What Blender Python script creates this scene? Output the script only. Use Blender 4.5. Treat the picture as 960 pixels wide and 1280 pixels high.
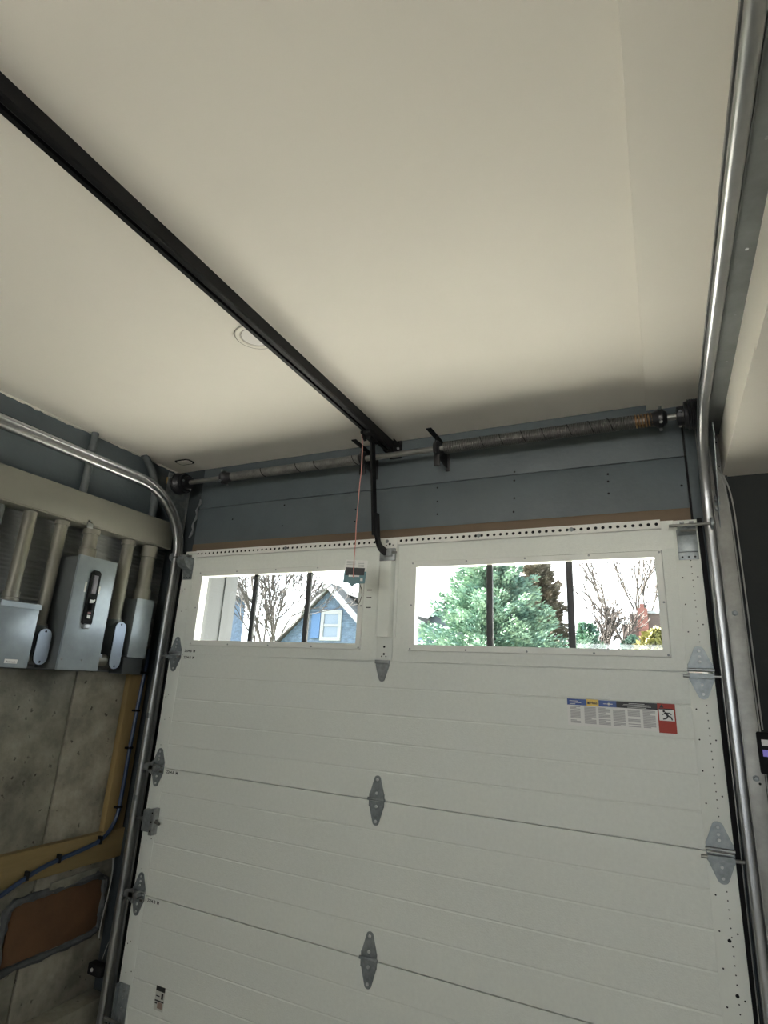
import bpy, bmesh, math, random
from mathutils import Vector, Matrix
random.seed(7)
C = bpy.context.scene.collection
PI = math.pi
for o in list(bpy.data.objects): bpy.data.objects.remove(o)

# ------------------------------------------------------------------ camera
def cam_axes(yaw, pitch, roll):
    f = Vector((math.sin(yaw)*math.cos(pitch), math.cos(yaw)*math.cos(pitch), math.sin(pitch)))
    r = Vector((math.cos(yaw), -math.sin(yaw), 0)); u = r.cross(f)
    c, s = math.cos(roll), math.sin(roll)
    return c*r+s*u, -s*r+c*u, f
cd = bpy.data.cameras.new('camera'); cam = bpy.data.objects.new('camera', cd); C.objects.link(cam)
cr, cu, cf = cam_axes(-0.4593, 0.2933, 0.0528)
m = Matrix((cr, cu, -cf)).transposed().to_4x4(); m.translation = Vector((1.0685, -2.2299, 1.514))
cam.matrix_world = m
cd.sensor_fit = 'VERTICAL'; cd.sensor_height = 36; cd.lens = 704.98/1280*36
cd.clip_start = 0.02; cd.clip_end = 300
bpy.context.scene.camera = cam

# ------------------------------------------------------------------ light
vs = bpy.context.scene.view_settings
vs.view_transform = 'Standard'; vs.look = 'None'; vs.gamma = 1; vs.use_curve_mapping = False
vs.exposure = 1.2
world = bpy.data.worlds.new('sky'); bpy.context.scene.world = world; world.use_nodes = True
bg = world.node_tree.nodes['Background']
bg.inputs[0].default_value = (0.93, 0.97, 1.0, 1); bg.inputs[1].default_value = 2.4
sd = bpy.data.lights.new('sun', 'SUN'); sd.energy = 56.0; sd.angle = math.radians(1.5); sd.color = (1, .94, .84)
sun = bpy.data.objects.new('sun', sd); C.objects.link(sun)
sun.rotation_euler = Vector((.76, .06, -.65)).to_track_quat('-Z', 'Y').to_euler()     # sun from the left, along the front of the garage
ad = bpy.data.lights.new('rear_fill_light', 'AREA'); ad.shape = 'RECTANGLE'; ad.size = 2.3; ad.size_y = .85
ad.energy = 13; ad.color = (.96, 1, .97)
al = bpy.data.objects.new('rear_fill_light', ad); C.objects.link(al)
al.location = (1.2, -5.58, 1.70); al.rotation_euler = (math.radians(90), 0, 0)   # unseen fill lamp added in the rear wall opening

# ------------------------------------------------------------------ materials
MATS = {}
def mat(name, col, rough=.6, metal=0., nscale=0, namt=.12, bump=0., bscale=None, stretch=None, col2=None, coat=0., ndetail=6):
    if name in MATS: return MATS[name]
    M = bpy.data.materials.new(name); M.use_nodes = True; nt = M.node_tree; N = nt.nodes; L = nt.links
    b = N['Principled BSDF']; b.inputs['Base Color'].default_value = (*col, 1)
    b.inputs['Roughness'].default_value = rough; b.inputs['Metallic'].default_value = metal
    if coat: b.inputs['Coat Weight'].default_value = coat
    if nscale or bump:
        tc = N.new('ShaderNodeTexCoord'); mp = N.new('ShaderNodeMapping'); L.new(tc.outputs['Object'], mp.inputs[0])
        if stretch: mp.inputs['Scale'].default_value = stretch
    if nscale:
        t = N.new('ShaderNodeTexNoise'); t.inputs['Scale'].default_value = nscale; t.inputs['Detail'].default_value = ndetail
        t.inputs['Roughness'].default_value = .62; L.new(mp.outputs[0], t.inputs['Vector'])
        r = N.new('ShaderNodeValToRGB'); r.color_ramp.elements[0].position = .32; r.color_ramp.elements[1].position = .68
        c2 = col2 or tuple(min(1, c*(1+namt)) for c in col)
        c1 = col if col2 else tuple(c*(1-namt) for c in col)
        r.color_ramp.elements[0].color = (*c1, 1); r.color_ramp.elements[1].color = (*c2, 1)
        L.new(t.outputs[0], r.inputs[0]); L.new(r.outputs[0], b.inputs['Base Color'])
    if bump:
        t2 = N.new('ShaderNodeTexNoise'); t2.inputs['Scale'].default_value = bscale or nscale*3; t2.inputs['Detail'].default_value = 4
        L.new(mp.outputs[0], t2.inputs['Vector'])
        bp = N.new('ShaderNodeBump'); bp.inputs['Strength'].default_value = bump; bp.inputs['Distance'].default_value = .01
        L.new(t2.outputs[0], bp.inputs['Height']); L.new(bp.outputs[0], b.inputs['Normal'])
    MATS[name] = M; return M
def ribbed(name, col, freq, rough=.7, strength=.6, namt=.15):
    M = mat(name, col, rough, nscale=9, namt=namt); nt = M.node_tree; N = nt.nodes; L = nt.links
    tc = N.new('ShaderNodeTexCoord'); w = N.new('ShaderNodeTexWave'); w.wave_type = 'BANDS'; w.bands_direction = 'Z'
    w.inputs['Scale'].default_value = freq; w.inputs['Distortion'].default_value = .02; w.inputs['Detail'].default_value = 1
    L.new(tc.outputs['Object'], w.inputs[0])
    bp = N.new('ShaderNodeBump'); bp.inputs['Strength'].default_value = strength; bp.inputs['Distance'].default_value = .006
    L.new(w.outputs[1], bp.inputs['Height']); L.new(bp.outputs[0], N['Principled BSDF'].inputs['Normal'])
    return M
CEIL = mat('ceiling_paint', (.80, .77, .70), .75, nscale=2.2, namt=.015, bump=.05, bscale=18)
CEIL2 = mat('bulkhead_paint', (.76, .73, .66), .75, nscale=2, namt=.02, bump=.05, bscale=14)
GREY = mat('grey_wall_paint', (.078, .098, .110), .55, nscale=5, namt=.10, bump=.12, bscale=60)
GREYD = mat('dark_grey_wall_paint', (.030, .033, .0325), .75, nscale=4, namt=.08, bump=.1, bscale=50)
GREYD.node_tree.nodes['Principled BSDF'].inputs['Specular IOR Level'].default_value = .15
JAMB = mat('jamb_paint', (.030, .038, .044), .6, nscale=6, namt=.15)
RIB = ribbed('ribbed_grey_wall', (.20, .21, .215), 17, strength=.45, namt=.06)
CONC = mat('poured_concrete', (.13, .124, .10), .9, nscale=6.5, col2=(.34, .328, .268), bump=.35, bscale=40, ndetail=10)
CONC2 = mat('poured_concrete_pale', (.155, .145, .115), .9, nscale=8, col2=(.35, .328, .265), bump=.35, bscale=40, ndetail=10)
def pitted(M):
    nt = M.node_tree; N = nt.nodes; L = nt.links; b = N['Principled BSDF']; src = b.inputs['Base Color'].links[0].from_socket
    tc = N.new('ShaderNodeTexCoord'); t = N.new('ShaderNodeTexNoise'); t.inputs['Scale'].default_value = 26; t.inputs['Detail'].default_value = 3
    L.new(tc.outputs['Object'], t.inputs['Vector']); r = N.new('ShaderNodeValToRGB'); r.color_ramp.elements[0].position = .66; r.color_ramp.elements[1].position = .72
    r.color_ramp.elements[0].color = (1, 1, 1, 1); r.color_ramp.elements[1].color = (.22, .21, .2, 1); L.new(t.outputs[0], r.inputs[0])
    mx = N.new('ShaderNodeMix'); mx.data_type = 'RGBA'; mx.blend_type = 'MULTIPLY'; mx.inputs[0].default_value = 1
    L.new(src, mx.inputs[6]); L.new(r.outputs[0], mx.inputs[7]); L.new(mx.outputs[2], b.inputs['Base Color'])
pitted(CONC); pitted(CONC2)
FLOOR = mat('garage_floor', (.48, .46, .42), .7, nscale=3, namt=.12, bump=.1)
WOOD = mat('raw_lumber', (.15, .10, .038), .75, nscale=5, col2=(.29, .205, .085), bump=.15, stretch=(1, 1, .12))
WOODH = mat('raw_lumber_plank', (.15, .105, .04), .75, nscale=5, col2=(.30, .22, .095), bump=.15, stretch=(1, .12, 1))
WOODX = mat('header_strip_wood', (.10, .068, .042), .75, nscale=6, col2=(.17, .125, .085), bump=.15, stretch=(.08, 1, 1))
RUST = mat('brown_board', (.085, .042, .018), .85, nscale=6, col2=(.13, .065, .028), bump=.2)
FOAM = mat('grey_sealant', (.065, .07, .073), .8, nscale=14, namt=.35, bump=.8, bscale=22)
DOOR = mat('door_skin', (.70, .725, .685), .48, nscale=70, namt=.03, bump=.12, bscale=200)
STILE = mat('door_stile', (.69, .715, .675), .45, nscale=8, namt=.03)
WHITE = mat('white_plastic', (.72, .735, .70), .45, nscale=8, namt=.02)
BRIGHT = mat('white_trim', (.78, .80, .82), .5, nscale=8, namt=.02)
STRUTW = mat('white_strut', (.72, .72, .69), .4, nscale=9, namt=.02)
GALV = mat('galvanised_steel', (.30, .315, .32), .42, .75, nscale=38, namt=.22, bump=.03)
GALVT = mat('galvanised_track', (.42, .43, .44), .37, .9, nscale=14, namt=.08)
GALVA = mat('galvanised_angle', (.34, .34, .32), .5, .55, nscale=16, namt=.18, bump=.04)
GALVD = mat('dull_hinge_steel', (.25, .275, .285), .48, .6, nscale=40, namt=.25)
EMT = mat('conduit_steel', (.23, .222, .19), .5, .4, nscale=11, namt=.2, stretch=(1, 1, .4))
EMTD = mat('painted_conduit', (.10, .115, .12), .55, nscale=9, namt=.2)
BOX = mat('grey_enamel', (.29, .335, .365), .36, .3, nscale=14, namt=.09, coat=.15)
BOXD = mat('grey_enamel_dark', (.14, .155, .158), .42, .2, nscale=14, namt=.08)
LBM = mat('cast_cover', (.29, .345, .425), .38, .4, nscale=16, namt=.07)
GUT = mat('gutter_enamel', (.165, .164, .138), .5, .1, nscale=5, namt=.05)
BLACK = mat('black_steel', (.006, .006, .007), .55, .0, nscale=12, namt=.2)
BLACKM = mat('matt_black', (.007, .007, .008), .7)
for q in (BLACK, BLACKM): q.node_tree.nodes['Principled BSDF'].inputs['Specular IOR Level'].default_value = .2
DRUM = mat('black_cast_drum', (.022, .022, .025), .42, .4, nscale=12, namt=.2)
SPRING = mat('oiled_spring_steel', (.15, .15, .142), .5, .4, nscale=30, namt=.25)
SPRINGR = mat('rusty_spring_steel', (.22, .13, .06), .5, .5, nscale=30, namt=.25)
SHAFT = mat('shaft_steel', (.22, .22, .21), .4, .7, nscale=14, namt=.15)
SCREWM = mat('screw_steel', (.50, .51, .52), .5, .3)
MUNT = mat('backlit_muntin', (.055, .058, .062), .5)  # backlit darkness of the window bars is put into the colour
BLUE = mat('blue_conduit', (.014, .034, .085), .4, nscale=12, namt=.15)
REDC = mat('red_cord', (.56, .24, .21), .7)
WIRE = mat('white_wire', (.34, .34, .32), .5)
INKB = mat('ink_black', (.012, .012, .014), .5)
INKG = mat('ink_grey', (.36, .36, .37), .6)
PAPER = mat('label_paper', (.74, .74, .72), .45)
LBLUE = mat('label_blue', (.008, .055, .26), .4)
LYEL = mat('label_yellow', (.72, .50, .08), .4)
LRED = mat('label_red', (.36, .026, .010), .55)
TEAL = mat('tag_teal', (.10, .21, .24), .5)
ROPE = mat('caulk_white', (.6, .58, .53), .8)
def glass_mat():
    M = bpy.data.materials.new('window_glass'); M.use_nodes = True; nt = M.node_tree; N = nt.nodes; L = nt.links
    N.remove(N['Principled BSDF'])
    t = N.new('ShaderNodeBsdfTransparent'); t.inputs[0].default_value = (.95, .97, .97, 1)
    g = N.new('ShaderNodeBsdfGlossy'); g.inputs['Roughness'].default_value = .02
    lw = N.new('ShaderNodeLayerWeight'); lw.inputs[0].default_value = .5
    pw = N.new('ShaderNodeMath'); pw.operation = 'POWER'; pw.inputs[1].default_value = 5; L.new(lw.outputs['Facing'], pw.inputs[0])
    f = N.new('ShaderNodeMath'); f.operation = 'MULTIPLY_ADD'; f.inputs[1].default_value = .96; f.inputs[2].default_value = .04; L.new(pw.outputs[0], f.inputs[0])
    mx = N.new('ShaderNodeMixShader'); L.new(f.outputs[0], mx.inputs[0]); L.new(t.outputs[0], mx.inputs[1]); L.new(g.outputs[0], mx.inputs[2])
    L.new(mx.outputs[0], N['Material Output'].inputs[0]); return M
GLASS = glass_mat()
def screen_mat():
    M = bpy.data.materials.new('lit_screen'); M.use_nodes = True
    b = M.node_tree.nodes['Principled BSDF']; b.inputs['Base Color'].default_value = (.1, .08, .3, 1)
    b.inputs['Emission Color'].default_value = (.32, .26, .85, 1); b.inputs['Emission Strength'].default_value = .12; return M
SCREEN = screen_mat()

# ------------------------------------------------------------------ mesh helpers
class B:
    def __init__(s): s.v = []; s.f = []
    def add(s, v, f):
        n = len(s.v); s.v += [tuple(p) for p in v]; s.f += [tuple(i+n for i in q) for q in f]; return s
    def box(s, x0, x1, y0, y1, z0, z1, bev=0):
        if bev:
            bm = bmesh.new(); bmesh.ops.create_cube(bm, size=1)
            for q in bm.verts: q.co = Vector(((x0+x1)/2+q.co.x*(x1-x0), (y0+y1)/2+q.co.y*(y1-y0), (z0+z1)/2+q.co.z*(z1-z0)))
            bmesh.ops.bevel(bm, geom=bm.edges[:], offset=bev, segments=2, affect='EDGES', profile=.5)
            bm.verts.index_update(); s.add([q.co for q in bm.verts], [[w.index for w in f.verts] for f in bm.faces]); bm.free(); return s
        v = [(x, y, z) for z in (z0, z1) for y in (y0, y1) for x in (x0, x1)]
        return s.add(v, [(0,2,3,1),(4,5,7,6),(0,1,5,4),(2,6,7,3),(0,4,6,2),(1,3,7,5)])
    def tube(s, pts, r, n=10, cap=True, closed=False):
        P = [Vector(p) for p in pts]; rr = r if isinstance(r, (list, tuple)) else [r]*len(P); V = []; up = None
        for i, p in enumerate(P):
            t = (P[min(i+1, len(P)-1)]-P[max(i-1, 0)]).normalized()
            if up is None: up = (Vector((0,0,1)) if abs(t.z) < .9 else Vector((1,0,0)))
            a = (up - t*up.dot(t)).normalized(); b = t.cross(a); up = a
            V += [p+(a*math.cos(2*PI*k/n)+b*math.sin(2*PI*k/n))*rr[i] for k in range(n)]
        F = [(i*n+k, i*n+(k+1)%n, (i+1)*n+(k+1)%n, (i+1)*n+k) for i in range(len(P)-1) for k in range(n)]
        if cap: F += [tuple(range(n-1, -1, -1)), tuple((len(P)-1)*n+k for k in range(n))]
        return s.add(V, F)
    def cyl(s, a, b, r, n=14): return s.tube([a, b], r, n)
    def lathe(s, org, axis, prof, n=20):     # prof: (distance along axis, radius)
        o = Vector(org); ax = Vector(axis).normalized(); a = (Vector((0,0,1)) if abs(ax.z) < .9 else Vector((1,0,0)))
        a = (a-ax*a.dot(ax)).normalized(); b = ax.cross(a)
        V = [o+ax*d+(a*math.cos(2*PI*k/n)+b*math.sin(2*PI*k/n))*r for d, r in prof for k in range(n)]
        F = [(i*n+k, i*n+(k+1)%n, (i+1)*n+(k+1)%n, (i+1)*n+k) for i in range(len(prof)-1) for k in range(n)]
        F += [tuple(range(n-1, -1, -1)), tuple((len(prof)-1)*n+k for k in range(n))]
        return s.add(V, F)
    def prism(s, poly, fn, d0, d1):          # fn(u, v, d) -> point
        n = len(poly); V = [fn(u, v, d0) for u, v in poly]+[fn(u, v, d1) for u, v in poly]
        return s.add(V, [tuple(range(n)), tuple(range(2*n-1, n-1, -1))]+[(k, k+n, (k+1)%n+n, (k+1)%n) for k in range(n)])
    def sweep(s, prof, frames):              # prof closed (u, v); frames: (origin, U, V)
        n = len(prof); V = [Vector(o)+Vector(U)*u+Vector(W)*w for o, U, W in frames for u, w in prof]
        F = [(i*n+k, i*n+(k+1)%n, (i+1)*n+(k+1)%n, (i+1)*n+k) for i in range(len(frames)-1) for k in range(n)]
        F += [tuple(range(n-1, -1, -1)), tuple((len(frames)-1)*n+k for k in range(n))]
        return s.add(V, F)
def XZ(u, v, d): return (u, d, v)            # polygons drawn on the door plane
def YZ(u, v, d): return (d, u, v)
def XY(u, v, d): return (u, v, d)
def worg(o):
    w = Vector((0,0,0))
    while o: w += o.location; o = o.parent
    return w
def obj(name, b, material, parent=None, origin=None, sharp=35, label=None, group=None):
    V = b.v
    if origin is None:
        if parent: origin = worg(parent)
        else:
            xs, ys, zs = zip(*V); origin = ((min(xs)+max(xs))/2, (min(ys)+max(ys))/2, min(zs))
    O = Vector(origin); me = bpy.data.meshes.new(name)
    me.from_pydata([(p[0]-O.x, p[1]-O.y, p[2]-O.z) for p in V], [], b.f); me.update()
    bm = bmesh.new(); bm.from_mesh(me); bmesh.ops.recalc_face_normals(bm, faces=bm.faces); bm.to_mesh(me); bm.free()
    me.materials.append(material); me.shade_smooth(); me.set_sharp_from_angle(angle=math.radians(sharp))
    o = bpy.data.objects.new(name, me); C.objects.link(o)
    if parent: o.parent = parent; o.location = O-worg(parent)
    else: o.location = O
    if label: o['label'] = label
    if group: o['group'] = group
    return o
def thing(name, label, cat, loc, group=None):
    o = bpy.data.objects.new(name, None); C.objects.link(o); o.location = loc; o.empty_display_size = .1
    o['label'] = label; o['category'] = cat
    if group: o['group'] = group
    return o
def tag(o, label, cat, group=None):
    o['label'] = label; o['category'] = cat
    if group: o['group'] = group
    return o
def struct(name, b, material, parent=None):
    o = obj(name, b, material, parent)
    if not parent: o['kind'] = 'structure'
    return o
def copy_part(o, parent, world, scale=None):
    c = o.copy(); C.objects.link(c); c.parent = parent; c.location = Vector(world)-worg(parent)
    if scale: c.scale = scale
    for ch in o.children:
        d = ch.copy(); C.objects.link(d); d.parent = c
    return c
def text_b(body, size, fn, align='LEFT', bold=0.0):     # lettering as flat mesh; fn(u, v) -> point
    cu_ = bpy.data.curves.new('t', 'FONT'); cu_.body = body; cu_.size = size; cu_.align_x = align; cu_.offset = bold; cu_.resolution_u = 2
    o = bpy.data.objects.new('t', cu_); C.objects.link(o)
    dg = bpy.context.evaluated_depsgraph_get(); me = bpy.data.meshes.new_from_object(o.evaluated_get(dg))
    b = B(); b.add([fn(v.co.x, v.co.y) for v in me.vertices], [tuple(p.vertices) for p in me.polygons])
    bpy.data.objects.remove(o); bpy.data.curves.remove(cu_); bpy.data.meshes.remove(me); return b
def disc(b, c, nrm, r, n=8, h=.0012):
    c = Vector(c); nn = Vector(nrm).normalized(); return b.lathe(c, nn, [(0, r), (h, r*.85)], n)

# ------------------------------------------------------------------ the room shell
XL, XR, YB, ZC = -1.41, 3.3, -5.6, 2.628
WY = .05                                    # inner face of the front wall
struct('floor', B().box(XL-.3, XR+.3, YB-.4, .45, -.12, 0), FLOOR)
cl = struct('ceiling', B().box(XL-.3, XR+.3, YB-.3, .42, ZC, ZC+.15), CEIL)
struct('trim_1', B().box(1.09, 1.325, YB, WY, 2.60, ZC), CEIL)                 # lowered strip of ceiling
bulk = struct('trim_2', B().box(1.32, XR, YB, -.85, 2.290, ZC).box(1.32, XR, -.85, WY, 2.300, ZC), CEIL2)   # bulkhead
wf = struct('wall_front', B().box(XL-.3, -1.225, WY, .40, 0, ZC).box(1.225, XR+.3, WY, .40, 0, ZC).box(-1.225, 1.225, WY, .40, 2.145, ZC), GREYD)
wl = struct('wall_left', B().box(XL-.3, XL, YB, .06, 1.49, 2.62).box(XL-.3, XL-.012, YB, .06, 0, 1.49), RIB)
obj('painted_upper_band', B().box(XL-.002, XL+.006, YB, WY, 2.15, ZC), GREY, wl)
for y0, y1, dx, mm in ((-5.6, -3.4, .0, CONC), (-3.4, -1.55, .0, CONC2), (-1.55, -.367, .0, CONC), (-.363, .05, .004, CONC2)):
    obj('concrete_panel', B().box(XL-.02, XL+dx, y0, y1-.004, 0, 1.495, .002), mm, wl)
struct('wall_right', B().box(XR, XR+.3, YB-.3, .4, 0, ZC), GREYD)
struct('wall_back', B().box(XL-.3, .0, YB-.3, YB, 0, ZC).box(2.4, XR+.3, YB-.3, YB, 0, ZC).box(0, 2.4, YB-.3, YB, 2.15, ZC).box(0, 2.4, YB-.3, YB, 0, 1.25), GREYD)  # the unseen rear opening is added for the fill lamp
# jamb boards beside the tracks, white lining of the opening
struct('trim_3', B().box(XL, -1.205, .033, WY, 0, ZC, .002), JAMB)
struct('trim_4', B().box(1.212, 1.262, .033, WY, 0, 2.60, .002), GREY)
struct('trim_6', B().box(1.262, 1.335, .034, WY, 0, 2.60, .002), GREYD)
struct('trim_7', B().box(XL, -1.31, YB, .03, 0, .11, .006), CONC)
struct('trim_5', B().box(-1.225, -1.205, .055, .43, 0, 2.145).box(1.205, 1.225, .055, .43, 0, 2.145).box(-1.225, 1.225, .055, .43, 2.125, 2.145).box(-1.223, -1.198, .32, .345, 0, 2.14), mat('exterior_jamb_paint', (.075, .08, .085), .6))
# header boards, screws, raw wood strip
hb = obj('header_board', B().box(-1.203, 1.204, .030, WY, 2.392, ZC-.002, .0015), GREY, wf)
hb2 = obj('header_board', B().box(-1.203, 1.204, .028, WY, 2.186, 2.3885, .0015), GREY, wf)
obj('header_wood_strip', B().box(-1.203, 1.204, .024, WY, 2.120, 2.185, .0015), WOODX, wf)
sb = disc(B(), (0, 0, 0), (0, -1, 0), .0045); s0 = None
for x, z in ((.214,2.367),(.216,2.302),(.217,2.242),(.562,2.403),(.561,2.363),(.56,2.284),(.556,2.224),(.932,2.349),(.931,2.318),(.93,2.268),(1.185,2.274),(-.2,2.3),(-.2,2.24),(-.62,2.36),(-.62,2.25),(-.95,2.31)):
    par = hb if z > 2.39 else hb2; w = (x, .0295 if z > 2.39 else .0275, z)
    if s0 is None: s0 = obj('screw', B().add(sb.v, sb.f), BLACKM, par, origin=(0,0,0)); s0.location = Vector(w)-worg(par)
    else: copy_part(s0, par, w)
# wood block and small foam at upper left corner
cb = B().box(-1.405, -1.372, -.055, .0, 2.535, 2.575, .004)
tag(obj('wood_block', cb, WOOD), 'small pale block on the grey wall near the upper left corner', 'wood block')
# caulk along ceiling and left wall
b = B(); y = -1.7; pts = []; rr = []
while y < .03:
    pts.append((XL+.006, y, ZC-.002+random.uniform(-.002, .001))); rr.append(.003+random.random()**3*.006+(.006 if -.85 < y < -.55 and random.random() < .5 else 0)); y += .022
b.tube(pts, rr, 6)
obj('caulk_bead', b, ROPE, cl)
b = B().box(XL+.006, XL+.010, -1.9, -.53, 2.532, 2.536)
tag(obj('thin_wall_cable', b, BLACKM), 'thin dark cable line along the upper left grey wall', 'cable')

# ceiling fittings
t = thing('recessed_light', 'round white recessed light in the ceiling beside the black rail', 'ceiling light', (-.105, -.925, ZC))
ring = B()
prof = [(.050,0),(.054,.0035),(.066,.0035),(.070,0)]
n = 40; V = [(-.105+r*math.cos(2*PI*k/n), -.925+r*math.sin(2*PI*k/n), ZC-h+.0005) for k in range(n) for r, h in prof]
ring.add(V, [(k*4+j, ((k+1)%n)*4+j, ((k+1)%n)*4+j+1, k*4+j+1) for k in range(n) for j in range(3)])
obj('trim_ring', ring, CEIL, t)
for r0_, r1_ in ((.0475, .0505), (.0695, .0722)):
    obj('painted_shadow_gap', B().add([(-.105+r_*math.cos(2*PI*k/n), -.925+r_*math.sin(2*PI*k/n), ZC-.0016) for k in range(n) for r_ in (r0_, r1_)], [(2*k, 2*((k+1)%n), 2*((k+1)%n)+1, 2*k+1) for k in range(n)]), mat('shadow_gap_grey', (.30,.28,.25), .8), t)  # shadow gaps around the trim ring, painted as flat grey rings
obj('lens', B().lathe((-.105, -.925, ZC+.004), (0,0,-1), [(0,.048),(.006,.048)], 32), mat('frosted_lens', (.74, .72, .69), .5), t)
t = thing('ceiling_plate', 'small rounded plate on the ceiling at the upper left corner', 'plate', (-1.232, -.10, ZC))
def rrect(cx, cy, w, h, r, n=5):
    o = []
    for sx, sy, a0 in ((1,1,0),(-1,1,90),(-1,-1,180),(1,-1,270)):
        for k in range(n+1):
            a = math.radians(a0+90*k/n); o.append((cx+sx*(w/2-r)+r*math.cos(a), cy+sy*(h/2-r)+r*math.sin(a)))
    return o
obj('gasket', B().prism(rrect(-1.232, -.10, .104, .066, .02), XY, ZC-.0035, ZC), BLACKM, t)
obj('cover', B().prism(rrect(-1.232, -.10, .086, .048, .016), XY, ZC-.006, ZC-.003), CEIL, t)

# ------------------------------------------------------------------ the garage door
door = thing('garage_door', 'white sectional garage door with two wide windows', 'garage door', (0, 0, 0))
DT = .045; SEC = [0.012, .5334, 1.0668, 1.6002, 2.134]; XW = 1.219; XS = 1.140
def section(z0, z1, grooves):
    # horizontal profile in (y, z), swept along x, with shallow pressed grooves
    prof = [(DT, z0), (.014, z0), (.014, z0+.0014), (.0005, z0+.0014), (0, z0+.002)]
    if grooves:
        for k in range(1, 5):
            z = z0+(z1-z0)*k/5
            prof += [(0, z-.005), (.0014, z-.0012), (.0014, z+.0008), (0, z+.003)]
    prof += [(0, z1-.003), (.0005, z1-.0024), (.014, z1-.0024), (.014, z1), (DT, z1)]
    return B().sweep(prof, [((x, 0, 0), (0,1,0), (0,0,1)) for x in (-XS-.004, XS+.004)])
for i in range(3):
    sc = obj('section_panel', section(SEC[i], SEC[i+1], True), DOOR, door, sharp=8)
WIN = ((-1.076, -.134, 1.667, 2.003), (.134, 1.076, 1.667, 2.003))
xs = [-XS-.004, WIN[0][0], WIN[0][1], WIN[1][0], WIN[1][1], XS+.004]; zs = [1.6002, 1.667, 2.003, 2.134]
top = B()
# front and back skins with the two openings, and the reveals
def quad(p): top.add(p, [(0,1,2,3)])
for yy in (0, DT):
    for i in range(5):
        for j in range(3):
            if j == 1 and i in (1, 3): continue
            lo = zs[j]+(.0014 if j == 0 and yy == 0 else 0); quad([(xs[i],yy,lo),(xs[i+1],yy,lo),(xs[i+1],yy,zs[j+1]),(xs[i],yy,zs[j+1])])
for x0, x1, z0, z1 in WIN+((-XS-.004, XS+.004, 1.6002, 2.134),):
    if z0 < 1.61: quad([(x0,0,z0+.0014),(x1,0,z0+.0014),(x1,.014,z0+.0014),(x0,.014,z0+.0014)]); quad([(x0,.014,z0+.0014),(x1,.014,z0+.0014),(x1,.014,z0),(x0,.014,z0)]); quad([(x0,.014,z0),(x1,.014,z0),(x1,DT,z0),(x0,DT,z0)])
    else: quad([(x0,0,z0),(x1,0,z0),(x1,DT,z0),(x0,DT,z0)])
    quad([(x0,0,z1),(x1,0,z1),(x1,DT,z1),(x0,DT,z1)])
    quad([(x0,0,z0),(x0,0,z1),(x0,DT,z1),(x0,DT,z0)]); quad([(x1,0,z0),(x1,0,z1),(x1,DT,z1),(x1,DT,z0)])
obj('section_panel', top, DOOR, door)
for i in range(4):
    for sx in (-1, 1):
        a, bb = sorted((sx*XS, sx*XW))
        st = obj('end_stile', B().box(a+(.0015 if sx > 0 else 0), bb-(.0015 if sx < 0 else 0), -.0015, DT, SEC[i]+.002, SEC[i+1]-.002, .001), STILE, door)
        hb_ = B(); rnd = random.Random(i)
        for k in range(15):
            z = SEC[i]+.10+k*.0235
            if sx < 0 and k % 5: continue
            disc(hb_, (sx*1.187, -.0012, z), (0,-1,0), .0022, 6)
            if k % 4 == 1: disc(hb_, (sx*1.156, -.0012, z+.01), (0,-1,0), .0028, 6)
            if k % 7 == 3: disc(hb_, (sx*1.203, -.0012, z-.012), (0,-1,0), .0028, 6)
        if i == 1 and sx > 0:
            disc(hb_, (1.18, -.0012, .835), (0,-1,0), .0055, 8); disc(hb_, (1.185, -.0012, .70), (0,-1,0), .0055, 8)
        h = obj('punched_holes', hb_, BLACKM, st); h['kind'] = 'stuff'
# windows
for wi, (x0, x1, z0, z1) in enumerate(WIN):
    fw = .022; fr = B()
    o = [(x0-fw, z0-fw), (x1+fw, z0-fw), (x1+fw, z1+fw), (x0-fw, z1+fw)]; inn = [(x0+.004, z0+.004), (x1-.004, z0+.004), (x1-.004, z1-.004), (x0+.004, z1-.004)]
    deep = [(x, .030, z) for x, z in inn]
    V = [(x, 0, z) for x, z in o]+[(x+(.003 if k in (0,3) else -.003), -.007, z+(.003 if k < 2 else -.003)) for k, (x, z) in enumerate(o)]+[(x, -.005, z) for x, z in inn]+deep
    F = []
    for r in range(3):
        for k in range(4): F.append((r*4+k, r*4+(k+1)%4, (r+1)*4+(k+1)%4, (r+1)*4+k))
    fr.add(V, F); f = obj('window_frame', fr, WHITE, door, sharp=20)
    W_ = x1-x0
    obj('pane', B().box(x0, x1, .026, .030, z0, z1), GLASS, door)
    for q in (1, 2):
        xm = x0+W_*q/3+(.030 if wi == 0 else .008)
        obj('muntin', B().box(xm-.0125, xm+.0125, .010, .0255, z0+.004, z1-.004, .003), MUNT, door)
    scr = None
    pos = [(x0-.012+(W_+.024)*k/4, z) for k in range(5) for z in (z0-.013, z1+.013)]+[(x, (z0+z1)/2) for x in (x0-.013, x1+.013)]
    for k, (x, z) in enumerate(pos):
        if scr is None: scr = obj('screw', B().lathe((0,0,0), (0,-1,0), [(-.002,.004),(.001,.004),(.002,.002)], 8), GALVD, f, origin=(0,0,0)); scr.location = Vector((x, -.006, z))-worg(f)
        else: copy_part(scr, f, (x, -.006, z))
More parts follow.
